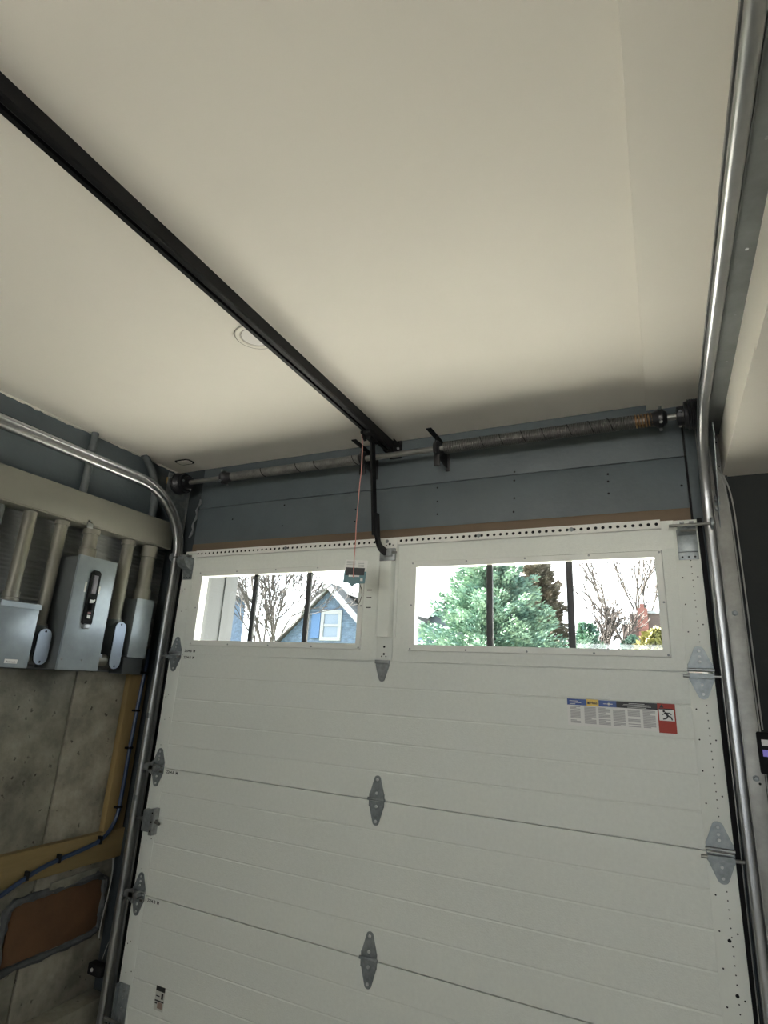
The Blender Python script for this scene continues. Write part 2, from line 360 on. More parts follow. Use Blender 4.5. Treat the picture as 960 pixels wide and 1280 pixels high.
# perforated strut along the top edge
st = B(); zc, hh, y0, pitch = 2.1185, .0145, -.020, .0262; nh = 85
for k in range(nh):
    xc = -1.113+k*pitch; hw = pitch/2
    sq = [(hw,0),(hw,hh),(0,hh),(-hw,hh),(-hw,0),(-hw,-hh),(0,-hh),(hw,-hh)]
    V = [(xc+u, y0, zc+v) for u, v in sq]+[(xc+.0066*math.cos(PI/4*j), y0, zc+.0066*math.sin(PI/4*j)) for j in range(8)]
    V += [(xc+.0066*math.cos(PI/4*j), y0+.003, zc+.0066*math.sin(PI/4*j)) for j in range(8)]
    st.add(V, [(j, (j+1)%8, 8+(j+1)%8, 8+j) for j in range(8)]+[(8+j, 8+(j+1)%8, 16+(j+1)%8, 16+j) for j in range(8)])
xa, xb = -1.113-pitch/2, -1.113+(nh-.5)*pitch
st.box(xa, xb, y0+.0002, 0, zc+hh-.0005, zc+hh+.002).box(xa, xb, y0+.0002, 0, zc-hh-.002, zc-hh+.0005)
su = obj('perforated_strut', st, STRUTW, door)
obj('dark_gap_backing', B().box(xa+.002, xb-.002, -.012, 0, zc-hh+.001, zc+hh-.001), BLACKM, su)  # black box paints the shade seen through the strut holes
for x in (-.55, .0, .42, .79): obj('bolt', B().lathe((x, y0+.001, zc), (0,-1,0), [(0,.009),(.004,.009),(.006,.006)], 6), GALVD, su)
# top lip left of the strut
obj('strut_end', B().box(-1.20, -1.127, -.016, 0, 2.122, 2.134, .001), STRUTW, door)
# centre stile with raised channel
cst = obj('centre_stile', B().box(-.034, .040, -.003, 0, 1.605, 2.134, .001), STILE, door)
obj('channel', B().sweep([(-.050,0),(-.050,-.004),(-.038,-.005),(-.034,-.022),(-.026,-.030),(.026,-.030),(.034,-.022),(.038,-.005),(.050,-.004),(.050,0)], [((.002, 0, z), (1,0,0), (0,1,0)) for z in (1.70, 2.075)]), STILE, cst)
obj('top_plate', B().box(-.018, .050, -.0225, 0, 2.07, 2.132, .002), STRUTW, cst)
for x, z, r in ((.014,2.105,.006),(-.002,2.10,.003),(.03,2.10,.003),(.002,1.66,.005),(.002,1.63,.005),(-.008,1.62,.003),(.012,1.62,.003)):
    obj('screw_hole', disc(B(), (x, -.0228 if z > 2 else -.0032, z), (0,-1,0), r), BLACKM, cst)
br = obj('operator_bracket', B().box(.0, .036, -.052, -.028, 2.045, 2.075, .003).box(-.028, .046, -.034, -.021, 2.028, 2.084, .002), GALV, door)
obj('clevis_pin', B().cyl((-.012, -.040, 2.062), (.056, -.040, 2.062), .005, 10), SHAFT, br)
for x, z in ((-.018,2.036),(.014,2.036)): obj('bolt', B().lathe((x,-.026,z), (0,-1,0), [(0,.006),(.005,.006)], 6), GALVD, br)
# tally marks drawn left of centre stile
tm = B()
for z in (1.905, 1.872, 1.828): tm.box(-.098, -.074, -.0006, .0005, z-.0022, z+.0022)
obj('ink_marks', tm, INKB, door)

# hinges
def diamond(w, h, tip, shoulder):       # upper half plate from z=0 up
    o = [(w/2, .004), (w/2, shoulder)]
    for k in range(7):
        a = math.radians(20+140*k/6); o.append((tip*math.cos(a)*1.15, h-tip+tip*math.sin(a)))
    return o+[(-w/2, shoulder), (-w/2, .004)]
def hinge_mesh(w, h, tip=.012, sh=.02):
    b = B(); up = diamond(w, h, tip, sh); dn = [(u, -v) for u, v in up]
    b.prism(up, XZ, -.003, 0); b.prism(dn, XZ, -.003, 0)
    b.box(-w/2, -w/2+.002, -.007, 0, -sh-.004, sh+.004).box(w/2-.002, w/2, -.007, 0, -sh-.004, sh+.004)
    return b
def mid_hinge():
    h = obj('hinge', hinge_mesh(.064, .090), GALVD, door, origin=(0,0,0))
    obj('hinge_pin', B().cyl((-.037,-.007,.004),(.037,-.007,.004), .006, 10), GALVD, h, origin=(0,0,0))
    s = B()
    for z in (.075, .026, -.022, -.075): s.lathe((0,-.003,z), (0,-1,0), [(0,.006),(.004,.0055),(.005,.003)], 8)
    obj('hinge_screws', s, SCREWM, h, origin=(0,0,0)); return h
h0 = mid_hinge(); hz = [1.6002, 1.0668, .5334]
h0.location = (.002, -.001, hz[1]); copy_part(h0, door, (.002, -.001, hz[2])); 
# top centre hinge: lower half plate only, hung from the stile
lh = B(); dn = [(u, -v) for u, v in diamond(.062, .085, .012, .02)]; lh.prism(dn, XZ, -.003, 0).box(-.034, .034, -.010, 0, -.012, .003, .002)
h1 = obj('hinge', lh, GALV, door, origin=(0,0,0)); h1.location = (-.002, -.001, 1.602)
s = B()
for z in (-.03, -.072): s.lathe((0,-.003,z), (0,-1,0), [(0,.006),(.004,.005)], 8)
obj('hinge_screws', s, SCREWM, h1, origin=(0,0,0)); obj('hinge_pin', B().cyl((-.037,-.008,-.003),(.037,-.008,-.003), .006, 10), GALVD, h1, origin=(0,0,0))
def end_hinge(sx, lo=.086):
    h = obj('roller_hinge', hinge_mesh(.076, lo, .014, .022), GALVD, door, origin=(0,0,0))
    obj('hinge_barrel', B().cyl((-.040,-.006,.008),(.040,-.006,.008), .0055, 10), GALV, h, origin=(0,0,0))
    # raised roller carrier and its stem with the wheel inside the track
    c = B().prism([(-.036,-.006),(.036,-.006),(.036,-.020),(-.036,-.020)], XZ, -.030, -.002)
    obj('roller_carrier', c, GALVD, h, origin=(0,0,0))
    obj('roller_stem', B().cyl((-.055*sx,-.024,-.013),(.085*sx,-.024,-.013), .0055, 10), SHAFT, h, origin=(0,0,0))
    obj('roller_wheel', B().lathe((.070*sx,-.024,-.013), (sx,0,0), [(0,.012),(.002,.021),(.010,.021),(.012,.012)], 16), GALVD, h, origin=(0,0,0))
    s = B()
    for z in (.07, .05, .034, -.04, -.07): s.lathe((0,-.003,z), (0,-1,0), [(0,.005),(.003,.0045)], 8)
    obj('hinge_screws', s, SCREWM, h, origin=(0,0,0)); return h
hr = end_hinge(1); hr.location = (1.181, -.001, hz[0]); copy_part(hr, door, (1.181, -.001, hz[1])); copy_part(hr, door, (1.181, -.001, hz[2]))
hl = end_hinge(-1); hl.location = (-1.181, -.001, hz[0])
for k in (1, 2):
    q = copy_part(hl, door, (-1.181, -.001, hz[k]))
    # left lower hinges carry a taller folded carrier
    obj('roller_carrier_arm', B().prism([(-.004,-.03),(-.06,-.006),(-.06,.012),(-.004,.03)], lambda u, v, d: (u, d, v), -.034, -.028).box(-.034, .02, -.034, -.002, -.012, .012, .002), GALV, q, origin=(0,0,0)).location = (0,0,0)

# top roller fixtures, bottom bracket, slide lock
for sx in (-1, 1):
    x0, x1 = sorted((sx*1.150, sx*1.214)); xm = (x0+x1)/2
    fx = obj('top_fixture', B().box(x0, x1, -.004, 0, 1.985, 2.095, .001).box(x0, x1, -.012, 0, 2.012, 2.085, .002), GALVD, door)
    obj('fixture_arm', B().prism([(0,2.095),(-.045,2.105),(-.060,2.09),(-.045,2.078),(0,2.070)] if sx > 0 else [(0,2.10),(-.055,2.105),(-.070,2.08),(-.05,2.05),(0,2.03)], YZ, x0+.004, x1-.004), GALVD, fx)
    obj('roller_stem', B().cyl((xm-sx*.055,-.050,2.10),(sx*1.27,-.050,2.10), .0055, 10).cyl((xm-sx*.02,-.045,2.085),(xm+sx*.03,-.045,2.085), .008, 10), SHAFT, fx)
    obj('roller_wheel', B().lathe((sx*1.255,-.050,2.10), (sx,0,0), [(0,.012),(.002,.021),(.010,.021),(.012,.012)], 16), GALVD, fx)
    hs = B()
    for k in range(3): disc(hs, (x0+.012+k*.02, -.0042, 1.995), (0,-1,0), .0035)
    obj('slot_hole', hs, BLACKM, fx)
    obj('wing_bolt', B().box(xm-.02, xm-.006, -.05, -.036, 2.108, 2.114, .001).box(xm+.01, xm+.024, -.05, -.036, 2.108, 2.114, .001), GALV, fx)
bb = obj('bottom_bracket', B().box(-1.214, -1.150, -.004, 0, .03, .190, .001).box(-1.214, -1.210, -.022, 0, .03, .190, .001), GALVD, door)
for z in (.06, .10, .14, .165): obj('bolt', B().lathe((-1.178,-.003,z), (0,-1,0), [(0,.007),(.005,.006)], 6), GALV, bb)
obj('roller_stem', B().cyl((-1.14,-.03,.062),(-1.275,-.03,.062), .006, 10), SHAFT, bb)
lk = obj('slide_lock', B().box(-1.205, -1.142, -.030, 0, .792, .885, .004), GALVD, door)
obj('lock_plate', B().box(-1.150, -1.128, -.036, -.002, .782, .895, .003), GALV, lk)
obj('slide_bolt', B().box(-1.262, -1.118, -.022, -.012, .832, .848, .001), SHAFT, lk)
obj('lock_knob', B().cyl((-1.135,-.02,.838),(-1.095,-.028,.834), .006, 10), SHAFT, lk)
for z in (.80, .838, .876): obj('rivet', disc(B(), (-1.139,-.036,z), (0,-1,0), .004), BLACKM, lk)

# ------------------------------------------------------------------ printed labels on the door
L0, L1, LZ0, LZ1 = .745, 1.093, 1.403, 1.493
lab = obj('warning_label', B().box(L0, L1-.054, -.0012, 0, LZ0, LZ1), PAPER, door, label='white instruction label with blue, yellow, black and red fields')
yb = -.0014
def dl(u, v): return (u, -.0024, v)
obj('blue_band', B().box(L0, L0+.165, yb-.0004, 0, LZ1-.021, LZ1), LBLUE, lab)
obj('yellow_field', B().box(L0+.066, L0+.107, yb-.0007, 0, LZ1-.0215, LZ1+.001), LYEL, lab)
obj('black_band', B().box(L0+.165, L1-.054, yb-.0004, 0, LZ1-.021, LZ1), INKB, lab)
obj('lettering', text_b('Haas', .0125, lambda u, v: dl(L0+.078+u, LZ1-.0145+v), bold=.0003), INKB, lab)
obj('square_mark', B().box(L0+.069, L0+.0765, -.0026, -.002, LZ1-.0155, LZ1-.007), INKB, lab)
pl = B()
for k, wd in ((0,.030),(1,.040),(2,.020)): pl.box(L0+.008, L0+.008+wd, -.0022, 0, LZ1-.008-k*.005, LZ1-.0065-k*.005)
pl.box(L0+.122, L0+.135, -.0022, 0, LZ1-.012, LZ1-.0105).box(L0+.145, L0+.153, -.0022, 0, LZ1-.012, LZ1-.0105); disc(pl, (L0+.140, -.0021, LZ1-.0113), (0,-1,0), .004)
for k, wd in ((0,.05),(1,.085),(2,.09),(3,.06)): pl.box(L0+.23-wd/2, L0+.23+wd/2, -.0022, 0, LZ1-.006-k*.0042, LZ1-.0048-k*.0042)
obj('white_print', pl, PAPER, lab)
pr = B(); rnd = random.Random(3)
for c in range(6):
    xa_ = L0+.010+c*.0475
    for r in range(15):
        if rnd.random() < .1: continue
        pr.box(xa_, xa_+.040*(.6 if rnd.random() < .15 else 1)*(.97 if c else .85), -.0016, 0, LZ0+.009+r*.0038, LZ0+.0115+r*.0038)
po = obj('fine_print', pr, INKG, lab); po['kind'] = 'stuff'
rl = obj('red_field', B().box(L1-.054, L1, -.0014, 0, LZ0-.003, LZ1+.001), LRED, lab)
obj('pictogram_field', B().box(L1-.050, L1-.004, -.0018, 0, LZ0+.036, LZ0+.072), PAPER, lab)
obj('black_strip', B().box(L1-.050, L1-.008, -.0018, 0, LZ0+.071, LZ0+.075), INKB, lab)
fg = B(); fx0, fz0 = L1-.027, LZ0+.037
disc(fg, (fx0-.008, -.0018, fz0+.029), (0,-1,0), .0038)
def limb(a, b_, w):
    A = Vector((a[0], 0, a[1])); D = Vector((b_[0], 0, b_[1]))-A; nn = Vector((-D.z, 0, D.x)).normalized()*w
    fg.add([(fx0+p.x, -.0022, fz0+p.z) for p in (A+nn, A-nn, A+D-nn, A+D+nn)], [(0,1,2,3)])
limb((-.005,.026),(.004,.014),.0035); limb((.004,.014),(.012,.012),.0022); limb((.012,.012),(.016,.002),.002); limb((.003,.014),(-.002,.006),.0022); limb((-.002,.006),(-.012,.004),.002); limb((-.004,.024),(.010,.024),.0016); limb((.010,.024),(.014,.018),.0015); limb((-.005,.022),(-.014,.018),.0016)
obj('running_figure', fg, INKB, lab)
tri = B(); tri.add([(L1-.048,-.0018,LZ1-.013),(L1-.034,-.0018,LZ1-.013),(L1-.041,-.0018,LZ1-.002)], [(0,1,2)])
obj('warning_triangle', tri, INKB, lab)
# lower left sticker
sl = obj('small_sticker', B().box(-1.0, -.948, -.0008, 0, .140, .226), mat('clear_film', (.50, .51, .47), .3), door)
obj('dark_print', B().box(-.999, -.949, -.0015, 0, .208, .225).box(-.999, -.949, -.0015, 0, .171, .176).box(-.966, -.955, -.0015, 0, .182, .203).box(-.995, -.975, -.0015, 0, .188, .192).box(-.997, -.985, -.0015, 0, .162, .168), INKB, sl)
obj('red_print', B().box(-.982, -.955, -.0015, 0, .148, .170), mat('faded_red', (.28,.20,.17), .6), sl)
# stencilled codes by the left hinges
for z in (1.612, 1.580, 1.046, .512):
    obj('stencilled_code', text_b('2204-B  M', .017, lambda u, v: (-1.125+u, -.0004, z+v), bold=.0004), INKB, door)

# ------------------------------------------------------------------ tracks
def offset_profile(pts, t):
    n = len(pts); out = []
    for i, p in enumerate(pts):
        a = Vector(pts[max(i-1, 0)]); b_ = Vector(pts[min(i+1, n-1)]); d = (b_-a).normalized(); out.append((p[0]-d.y*t, p[1]+d.x*t))
    return pts+out[::-1]
CP = [(.003,.010),(.0,.005),(.003,.001),(.010,0),(.038,0),(.045,.003),(.049,.010),(.050,.018),(.050,.035),(.049,.043),(.045,.050),(.038,.053),(.014,.053),(.006,.0515),(.001,.046),(.0005,.040),(.004,.036)]
for sx in (-1, 1):
    lbl = 'galvanised steel track curving up the left side of the door' if sx < 0 else 'galvanised steel track up the right side of the door'
    t = thing('door_track', lbl, 'track', (sx*1.26, 0, 0), 'garage door tracks')
    prof = offset_profile([(u*.62, v) for u, v in CP], .0022); U = (sx, 0, 0); X0 = sx*1.241
    y0 = .003; R = .353; zc_ = 2.117; yc = y0-R
    fr = [((X0, y0, z), U, (0,-1,0)) for z in (.03, 1.0, 1.95, zc_-.001)]
    obj('vertical_track', B().sweep(prof, fr), GALVT, t, sharp=50)
    fr = []
    for k in range(19):
        a = PI/2*k/18; fr.append(((X0, yc+R*math.cos(a), zc_+R*math.sin(a)), U, (0,-math.cos(a),-math.sin(a))))
    obj('curved_track', B().sweep(prof, fr), GALVT, t, sharp=50)
    fr = [((X0, y, zc_+R), U, (0,0,-1)) for y in (yc+.001, -1.2, -2.8)]
    obj('horizontal_track', B().sweep(prof, fr), GALVT, t, sharp=50)
    a0, a1 = sorted((sx*1.262, sx*1.327)); w0, w1 = sorted((sx*1.273, sx*1.277))
    if sx > 0:
        ai = obj('angle_iron', B().box(a0, a1, .028, .032, .02, 2.50, .001).box(w0, w1, -.035, .03, .02, 2.30, .001), GALVA, t)
        for x, z in ((1.287,2.215),(1.287,2.195),(1.285,2.172),(1.297,1.80),(1.297,1.285),(1.300,.79)):
            obj('bolt', B().lathe((x+.006, .0285, z), (0,-1,0), [(0,.010),(.003,.010),(.004,.007),(.009,.006)], 6), GALVD, ai)
        for z in (2.335, 2.43, .775, 1.27): obj('punched_hole', disc(B(), (1.312, .0282, z), (0,-1,0), .004), BLACKM, ai)
    else:
        obj('angle_iron', B().box(w0-.002, w1, -.030, .033, .02, 2.15, .001), GALVA, t)
        for z in (1.30, .93): obj('track_clip', B().box(-1.262, -1.240, -.0525, -.0495, z-.012, z+.012, .001), GALVD, t)
    b0, b1 = sorted((sx*1.276, sx*1.322)); c0, c1 = sorted((sx*1.273, sx*1.277))
    if sx > 0:
        hi = obj('horizontal_angle', B().box(b0, b1, -2.8, -.02, 2.440, 2.443, .001).box(c0, c1, -2.8, -.02, 2.43, 2.475, .001), mat('dull_angle', (.20, .215, .215), .5, .5, nscale=12, namt=.15), t)
        for y, r in ((-1.30,.004),(-1.02,.004),(-.78,.003),(-.55,.003),(-.35,.004),(-.25,.004)): obj('bolt_head', disc(B(), (1.302, y, 2.4402), (0,0,-1), r), BRIGHT if y == -1.02 else GALV, hi)
    # flag bracket carrying the torsion shaft
    obj('flag_bracket', B().prism([(.03,2.10),(-.14,2.40),(-.14,2.56),(.03,2.56)], YZ, *sorted((sx*1.291, sx*1.294))), GALVD, t)
# weather strip, its black also standing in for the door edge shadow
for sx in (-1, 1):
    a, b_ = sorted((sx*1.221, sx*1.236)); tag(obj('weather_strip', B().box(a, b_, .012, .033, .02, 2.14), BLACKM), 'black rubber weather strip and shadow gap at the %s edge of the door' % ('left' if sx < 0 else 'right'), 'weather strip', 'door weather strips')

# ------------------------------------------------------------------ torsion springs
SY, SZ = -.100, 2.499
ts = thing('torsion_spring_assembly', 'torsion shaft with two coil springs and black cable drums above the door', 'torsion spring', (0, SY, SZ))
obj('shaft', B().cyl((-1.31, SY, SZ), (1.31, SY, SZ), .0127, 16), SHAFT, ts)
def coil(x0, x1, r, w, pitch):
    n = int((x1-x0)/pitch); seg = 14; N_ = n*seg
    return B().tube([(x0+(x1-x0)*k/N_, SY+r*math.cos(2*PI*k/seg), SZ+r*math.sin(2*PI*k/seg)) for k in range(N_+1)], w, 6)
obj('spring', coil(-.905, -.125, .0200, .0033, .0066), SPRING, ts, label='left coil spring')
sp2 = obj('spring', coil(.290, 1.045, .0238, .0036, .0076), mat('dark_spring_steel', (.10, .10, .095), .45, .5, nscale=30, namt=.25), ts, label='right coil spring')
obj('spring_end', coil(1.045, 1.110, .0238, .0036, .0095), SPRINGR, sp2)
# dark stripes marked along the springs
for k in range(7):
    x = -.80+k*.105; pts = [(x+.03*j/8, SY+.0295*math.cos(PI*.55*j/8+PI*.75), SZ+.0295*math.sin(PI*.55*j/8+PI*.75)-.0) for j in range(9)]
    pts = [(x+.035*j/10, SY-.0235*math.sin(PI*j/10), SZ+.0235*math.cos(PI*j/10)) for j in range(11)]
    if k in (1, 3, 4, 6): obj('paint_stripe', B().tube(pts, .002, 5), BLACKM, ts)
for x in (.45, .53, .62, .70, .80, .88, .95):
    obj('paint_stripe', B().tube([(x+.02*j/10, SY-.0275*math.sin(PI*(.15+.7*j/10)), SZ+.0275*math.cos(PI*(.15+.7*j/10))) for j in range(11)], .0018, 5), BLACKM, ts)
def cone(x, d):
    c = obj('winding_cone', B().lathe((x, SY, SZ), (d,0,0), [(-.03,.022),(0,.028),(.012,.033),(.016,.036),(.030,.036),(.034,.030),(.045,.022)], 16), DRUM, ts)
    for a in (0, 90, 180, 270):
        v = Vector((0, math.cos(math.radians(a+40)), math.sin(math.radians(a+40))))
        obj('set_screw', B().cyl(Vector((x+d*.023, SY, SZ))+v*.03, Vector((x+d*.023, SY, SZ))+v*.046, .006, 8), GALV, c)
cone(-.905, -1); cone(1.110, 1)
def drum(x, d):
    pr_ = [(-.03,.020),(-.028,.034),(-.006,.036),(-.004,.048),(.006,.050)]
    for k in range(6): pr_ += [(.008+k*.0075, .056),(.0115+k*.0075, .053)]
    pr_ += [(.053,.060),(.059,.060),(.060,.02)]
    dd = obj('cable_drum', B().lathe((x, SY, SZ), (d,0,0), pr_, 28), DRUM, ts)
    for a in (60, 180, 300):
        v = Vector((0, math.cos(math.radians(a)), math.sin(math.radians(a)))); obj('set_screw', B().cyl(Vector((x-d*.018, SY, SZ))+v*.03, Vector((x-d*.018, SY, SZ))+v*.042, .005, 8), GALV, dd)
drum(1.215, 1); drum(-1.195, -1)
for sx, xx in ((-1, -1.225), (1, 1.245)):
    obj('lift_cable', B().cyl((xx, SY+.058, SZ-.01), (sx*1.226, -.010, .08), .0016, 6), SHAFT, ts)
for x in (-.105, .258):
    bp = obj('bearing_bracket', B().prism([(.028,2.455),(-.06,2.462),(-.125,2.470),(-.135,2.50),(-.125,2.53),(-.06,2.540),(.028,2.56)], YZ, x-.003, x+.003).box(x-.004, x+.014, .022, .029, 2.44, 2.575, .001), DRUM, ts)
    obj('bearing', B().lathe((x-.012, SY, SZ), (1,0,0), [(0,.018),(.002,.032),(.018,.036),(.026,.028)], 18), DRUM, bp)
    obj('bracket_foot', B().box(x-.012, x+.016, -.112, -.10, 2.418, 2.470, .003), DRUM, bp)
    obj('bracket_tab', B().box(x-.02, x+.004, -.19, -.06, 2.555, 2.560, .001).box(x-.003, x+.003, -.12, -.02, 2.52, 2.558), BLACK, bp)
# frayed lift cable end and clamp near the left drum
b = B(); pts = [(-1.185+.012*math.sin(k*1.7)*.6-k*.0035, .012, 2.44-k*.022) for k in range(11)]; b.tube(pts, [.004+.003*(k % 2) for k in range(11)], 6)
tag(obj('sealant_bead', b, GALV), 'ragged grey sealant bead running down the left header edge', 'sealant')
b = B().box(1.2045, 1.2115, .027, .034, 2.13, 2.39)  # black strip painted in for the dark gap at the board end
tag(obj('header_dark_gap', b, BLACKM), 'black strip painting the dark gap at the right end of the lower header board', 'dark gap')

# ------------------------------------------------------------------ opener rail, trolley, arm and cord
rail = thing('opener_rail', 'long black garage door opener rail hung below the ceiling', 'opener rail', (0, -1.6, 2.55))
RZ0, RZ1 = 2.548, 2.590
pf = offset_profile([(-.006,0.0),(-.019,0.0),(-.021,.002),(-.021,.040),(-.019,.042),(.019,.042),(.021,.040),(.021,.002),(.019,0),(.006,0)], .0025)
obj('channel', B().sweep(pf, [((0, y, RZ0), (1,0,0), (0,0,1)) for y in (-3.9, 0.0)]), BLACK, rail)
obj('drive_belt', B().box(-.0045, .0045, -3.85, -.02, RZ0+.006, RZ0+.010), mat('belt', (.03,.03,.032), .5), rail)
he = obj('header_bracket', B().box(-.03, .03, .018, .028, 2.535, 2.622, .002).box(-.027, -.023, -.06, .02, 2.545, 2.60, .001).box(.023, .027, -.06, .02, 2.545, 2.60, .001), BLACK, rail)
obj('end_pulley', B().lathe((-.02, -.03, 2.553), (1,0,0), [(0,.012),(.003,.018),(.037,.018),(.04,.012)], 16), BLACKM, he)
obj('bracket_bolt', B().cyl((-.035,-.02,2.565),(.036,-.02,2.565), .006, 8).lathe((.012, .018, 2.60), (0,-1,0), [(0,.008),(.005,.007)], 6), GALV, he)
obj('motor_head', B().box(-.14, .14, -4.35, -3.9, 2.46, 2.60, .02), BLACK, rail)
tr = thing('opener_trolley', 'black opener trolley with bent arm down to the door', 'opener trolley', (0, -.215, RZ0))
obj('carriage', B().box(-.026, .026, -.29, -.16, RZ0-.016, RZ0-.001, .004).box(-.012, .012, -.26, -.19, RZ0-.032, RZ0-.012, .003), BLACKM, tr)
obj('release_lever', B().prism([(-.30,RZ0-.010),(-.27,RZ0-.008),(-.25,RZ0-.035),(-.262,RZ0-.042),(-.285,RZ0-.024)], YZ, -.020, -.012), BLACKM, tr)
arm = obj('straight_arm', B().prism([(-.230,2.535),(-.194,2.535),(-.122,2.115),(-.156,2.115)], YZ, -.010, .000), BLACK, tr)
obj('bent_arm', B().sweep([(-.006,-.015),(.006,-.015),(.006,.015),(-.006,.015)], [((.007, y, z), (1,0,0), v) for y, z, v in (
    (-.154,2.21,(0,.98,.17)),(-.136,2.118,(0,.98,.17)),(-.128,2.094,(0,.93,.37)),(-.112,2.077,(0,.72,.70)),(-.092,2.069,(0,.35,.94)),(-.032,2.060,(0,.15,.99)))]), BLACK, tr)
for z, y in ((2.52,-.2085),(2.19,-.1515),(2.14,-.1425)): obj('arm_bolt', B().cyl((-.012,y,z),(.012,y,z), .007, 8), BLACKM, arm)
pts = [(-.016,-.262,2.535),(-.010,-.250,2.556),(-.004,-.256,2.568),(-.012,-.270,2.545),(-.018,-.288,2.525),(-.016,-.282,2.50),(-.014,-.280,2.45),(-.012,-.281,2.36),(-.014,-.284,2.30),(-.016,-.283,2.22),(-.016,-.287,2.12),(-.012,-.290,2.05),(-.008,-.299,1.975),(-.006,-.300,1.905)]
tag(obj('release_cord', B().tube(pts, .0019, 6), REDC), 'thin red emergency release cord hanging from the trolley', 'cord')
# hanging card: white top, dark field and teal lower part, facing the room
tg = thing('hanging_tag', 'small white and teal instruction card hung on the red cord', 'tag', (-.022, -.288, 1.87))
n_ = Vector((.42, -.9, 0)).normalized(); s_ = Vector((-n_.y, n_.x, 0))
def tgp(u, v, d): p_ = Vector((-.004, -.291, 0))+s_*u+n_*d; return (p_.x, p_.y, v)
obj('card', B().prism([(-.043,1.925),(.045,1.935),(.049,1.975),(-.041,1.975)], tgp, .003, .0045), PAPER, tg)
obj('teal_panel', B().prism([(-.045,1.884),(-.022,1.881),(-.010,1.868),(.006,1.880),(.041,1.884),(.045,1.93),(-.043,1.93)], tgp, .002, .0055), TEAL, tg)
obj('dark_print', B().prism([(-.038,1.912),(.036,1.915),(.038,1.944),(-.036,1.944)], tgp, .004, .0062), INKB, tg)
lp = B()
for k in range(4): lp.prism([(-.035,1.969-k*.006),(.0,1.969-k*.006),(.0,1.967-k*.006),(-.035,1.967-k*.006)], tgp, .004, .0052); lp.prism([(.010,1.969-k*.006),(.034,1.969-k*.006),(.034,1.967-k*.006),(.010,1.967-k*.006)], tgp, .004, .0052)
obj('fine_print', lp, INKG, tg)
obj('white_print', B().prism([(-.024,1.907),(.018,1.908),(.018,1.914),(-.024,1.914)], tgp, .004, .0066), PAPER, tg); obj('white_mark', B().prism([(.022,1.892),(.032,1.892),(.032,1.902),(.022,1.902)], tgp, .004, .0066), PAPER, tg)
pts = [tgp(.02, 1.882, .004), tgp(.030, 1.86, .004), tgp(.033, 1.835, .004), tgp(.026, 1.81, .004), tgp(.018, 1.795, .004)]
obj('tag_string', B().tube(pts, .0014, 5), BLACKM, tg)

# ------------------------------------------------------------------ electrical gear on the left wall
gt = thing('cable_gutter', 'long grey-beige metal wiring gutter along the left wall', 'wiring gutter', (-1.355, -1.2, 2.145))
obj('trough', B().box(-1.404, -1.302, -2.6, -.035, 2.147, 2.287, .002), GUT, gt)
obj('cover', B().box(-1.303, -1.2985, -2.6, -.035, 2.152, 2.291, .001).box(-1.303, -1.299, -2.6, -.035, 2.145, 2.150), GUT, gt)
lt = obj('cover_latch', B().box(-1.300, -1.292, -.553, -.524, 2.134, 2.158, .002), GALV, gt)
obj('latch_screw', B().lathe((-1.292, -.545, 2.165), (1,0,0), [(-.006,.005),(.002,.005)], 8), GALV, lt)
def conduit(y, z0, z1, r, label, coup=(), x=-1.356, material=EMT, group='conduits under the wiring gutter'):
    t = thing('conduit', label, 'conduit', (x, y, z0), group)
    obj('pipe', B().cyl((x, y, z0), (x, y, z1), r, 20), material, t)
    for a, b_ in coup: obj('coupling', B().lathe((x, y, a), (0,0,1), [(0,r*1.02),(.001,r*1.2),(b_-a-.001,r*1.2),(b_-a,r*1.02)], 20), material, t)
    return t
conduit(-.785, 1.755, 2.146, .027, 'steel conduit rising from the hooded grey box at the left edge', ((1.755,1.772),(1.775,1.80)))
conduit(-.635, 1.665, 2.146, .026, 'steel conduit rising from the conduit body beside the left box', ((2.125,2.146),(1.665,1.685)))
conduit(-.480, 2.00, 2.146, .032, 'short thick steel conduit on top of the large breaker box', ((2.002,2.045),(2.05,2.055),(2.12,2.146)))
conduit(-.262, 1.735, 2.146, .029, 'steel conduit between the large breaker box and the end box', ((2.12,2.146),(1.735,1.75)))
conduit(-.125, 1.858, 2.146, .035, 'thick steel conduit above the narrow end box near the track', ((1.86,1.915),(2.085,2.146)))
conduit(-.90, 1.50, 2.146, .020, 'dark narrow conduit at the left edge behind the first conduit', (), x=-1.385, material=EMTD)
conduit(-.548, 2.288, ZC, .017, 'thin painted conduit from the gutter up to the ceiling', ((2.53,2.555),), x=-1.385, material=EMTD, group='painted conduits above the gutter')
t = thing('conduit', 'bent painted conduit above the gutter close to the corner', 'conduit', (-1.38, -.13, 2.288), 'painted conduits above the gutter')
obj('pipe', B().tube([(-1.38,-.125,2.288),(-1.38,-.127,2.40),(-1.38,-.135,2.46),(-1.38,-.152,2.52),(-1.38,-.185,2.57),(-1.38,-.225,2.61),(-1.38,-.25,ZC)], .020, 14), EMTD, t)
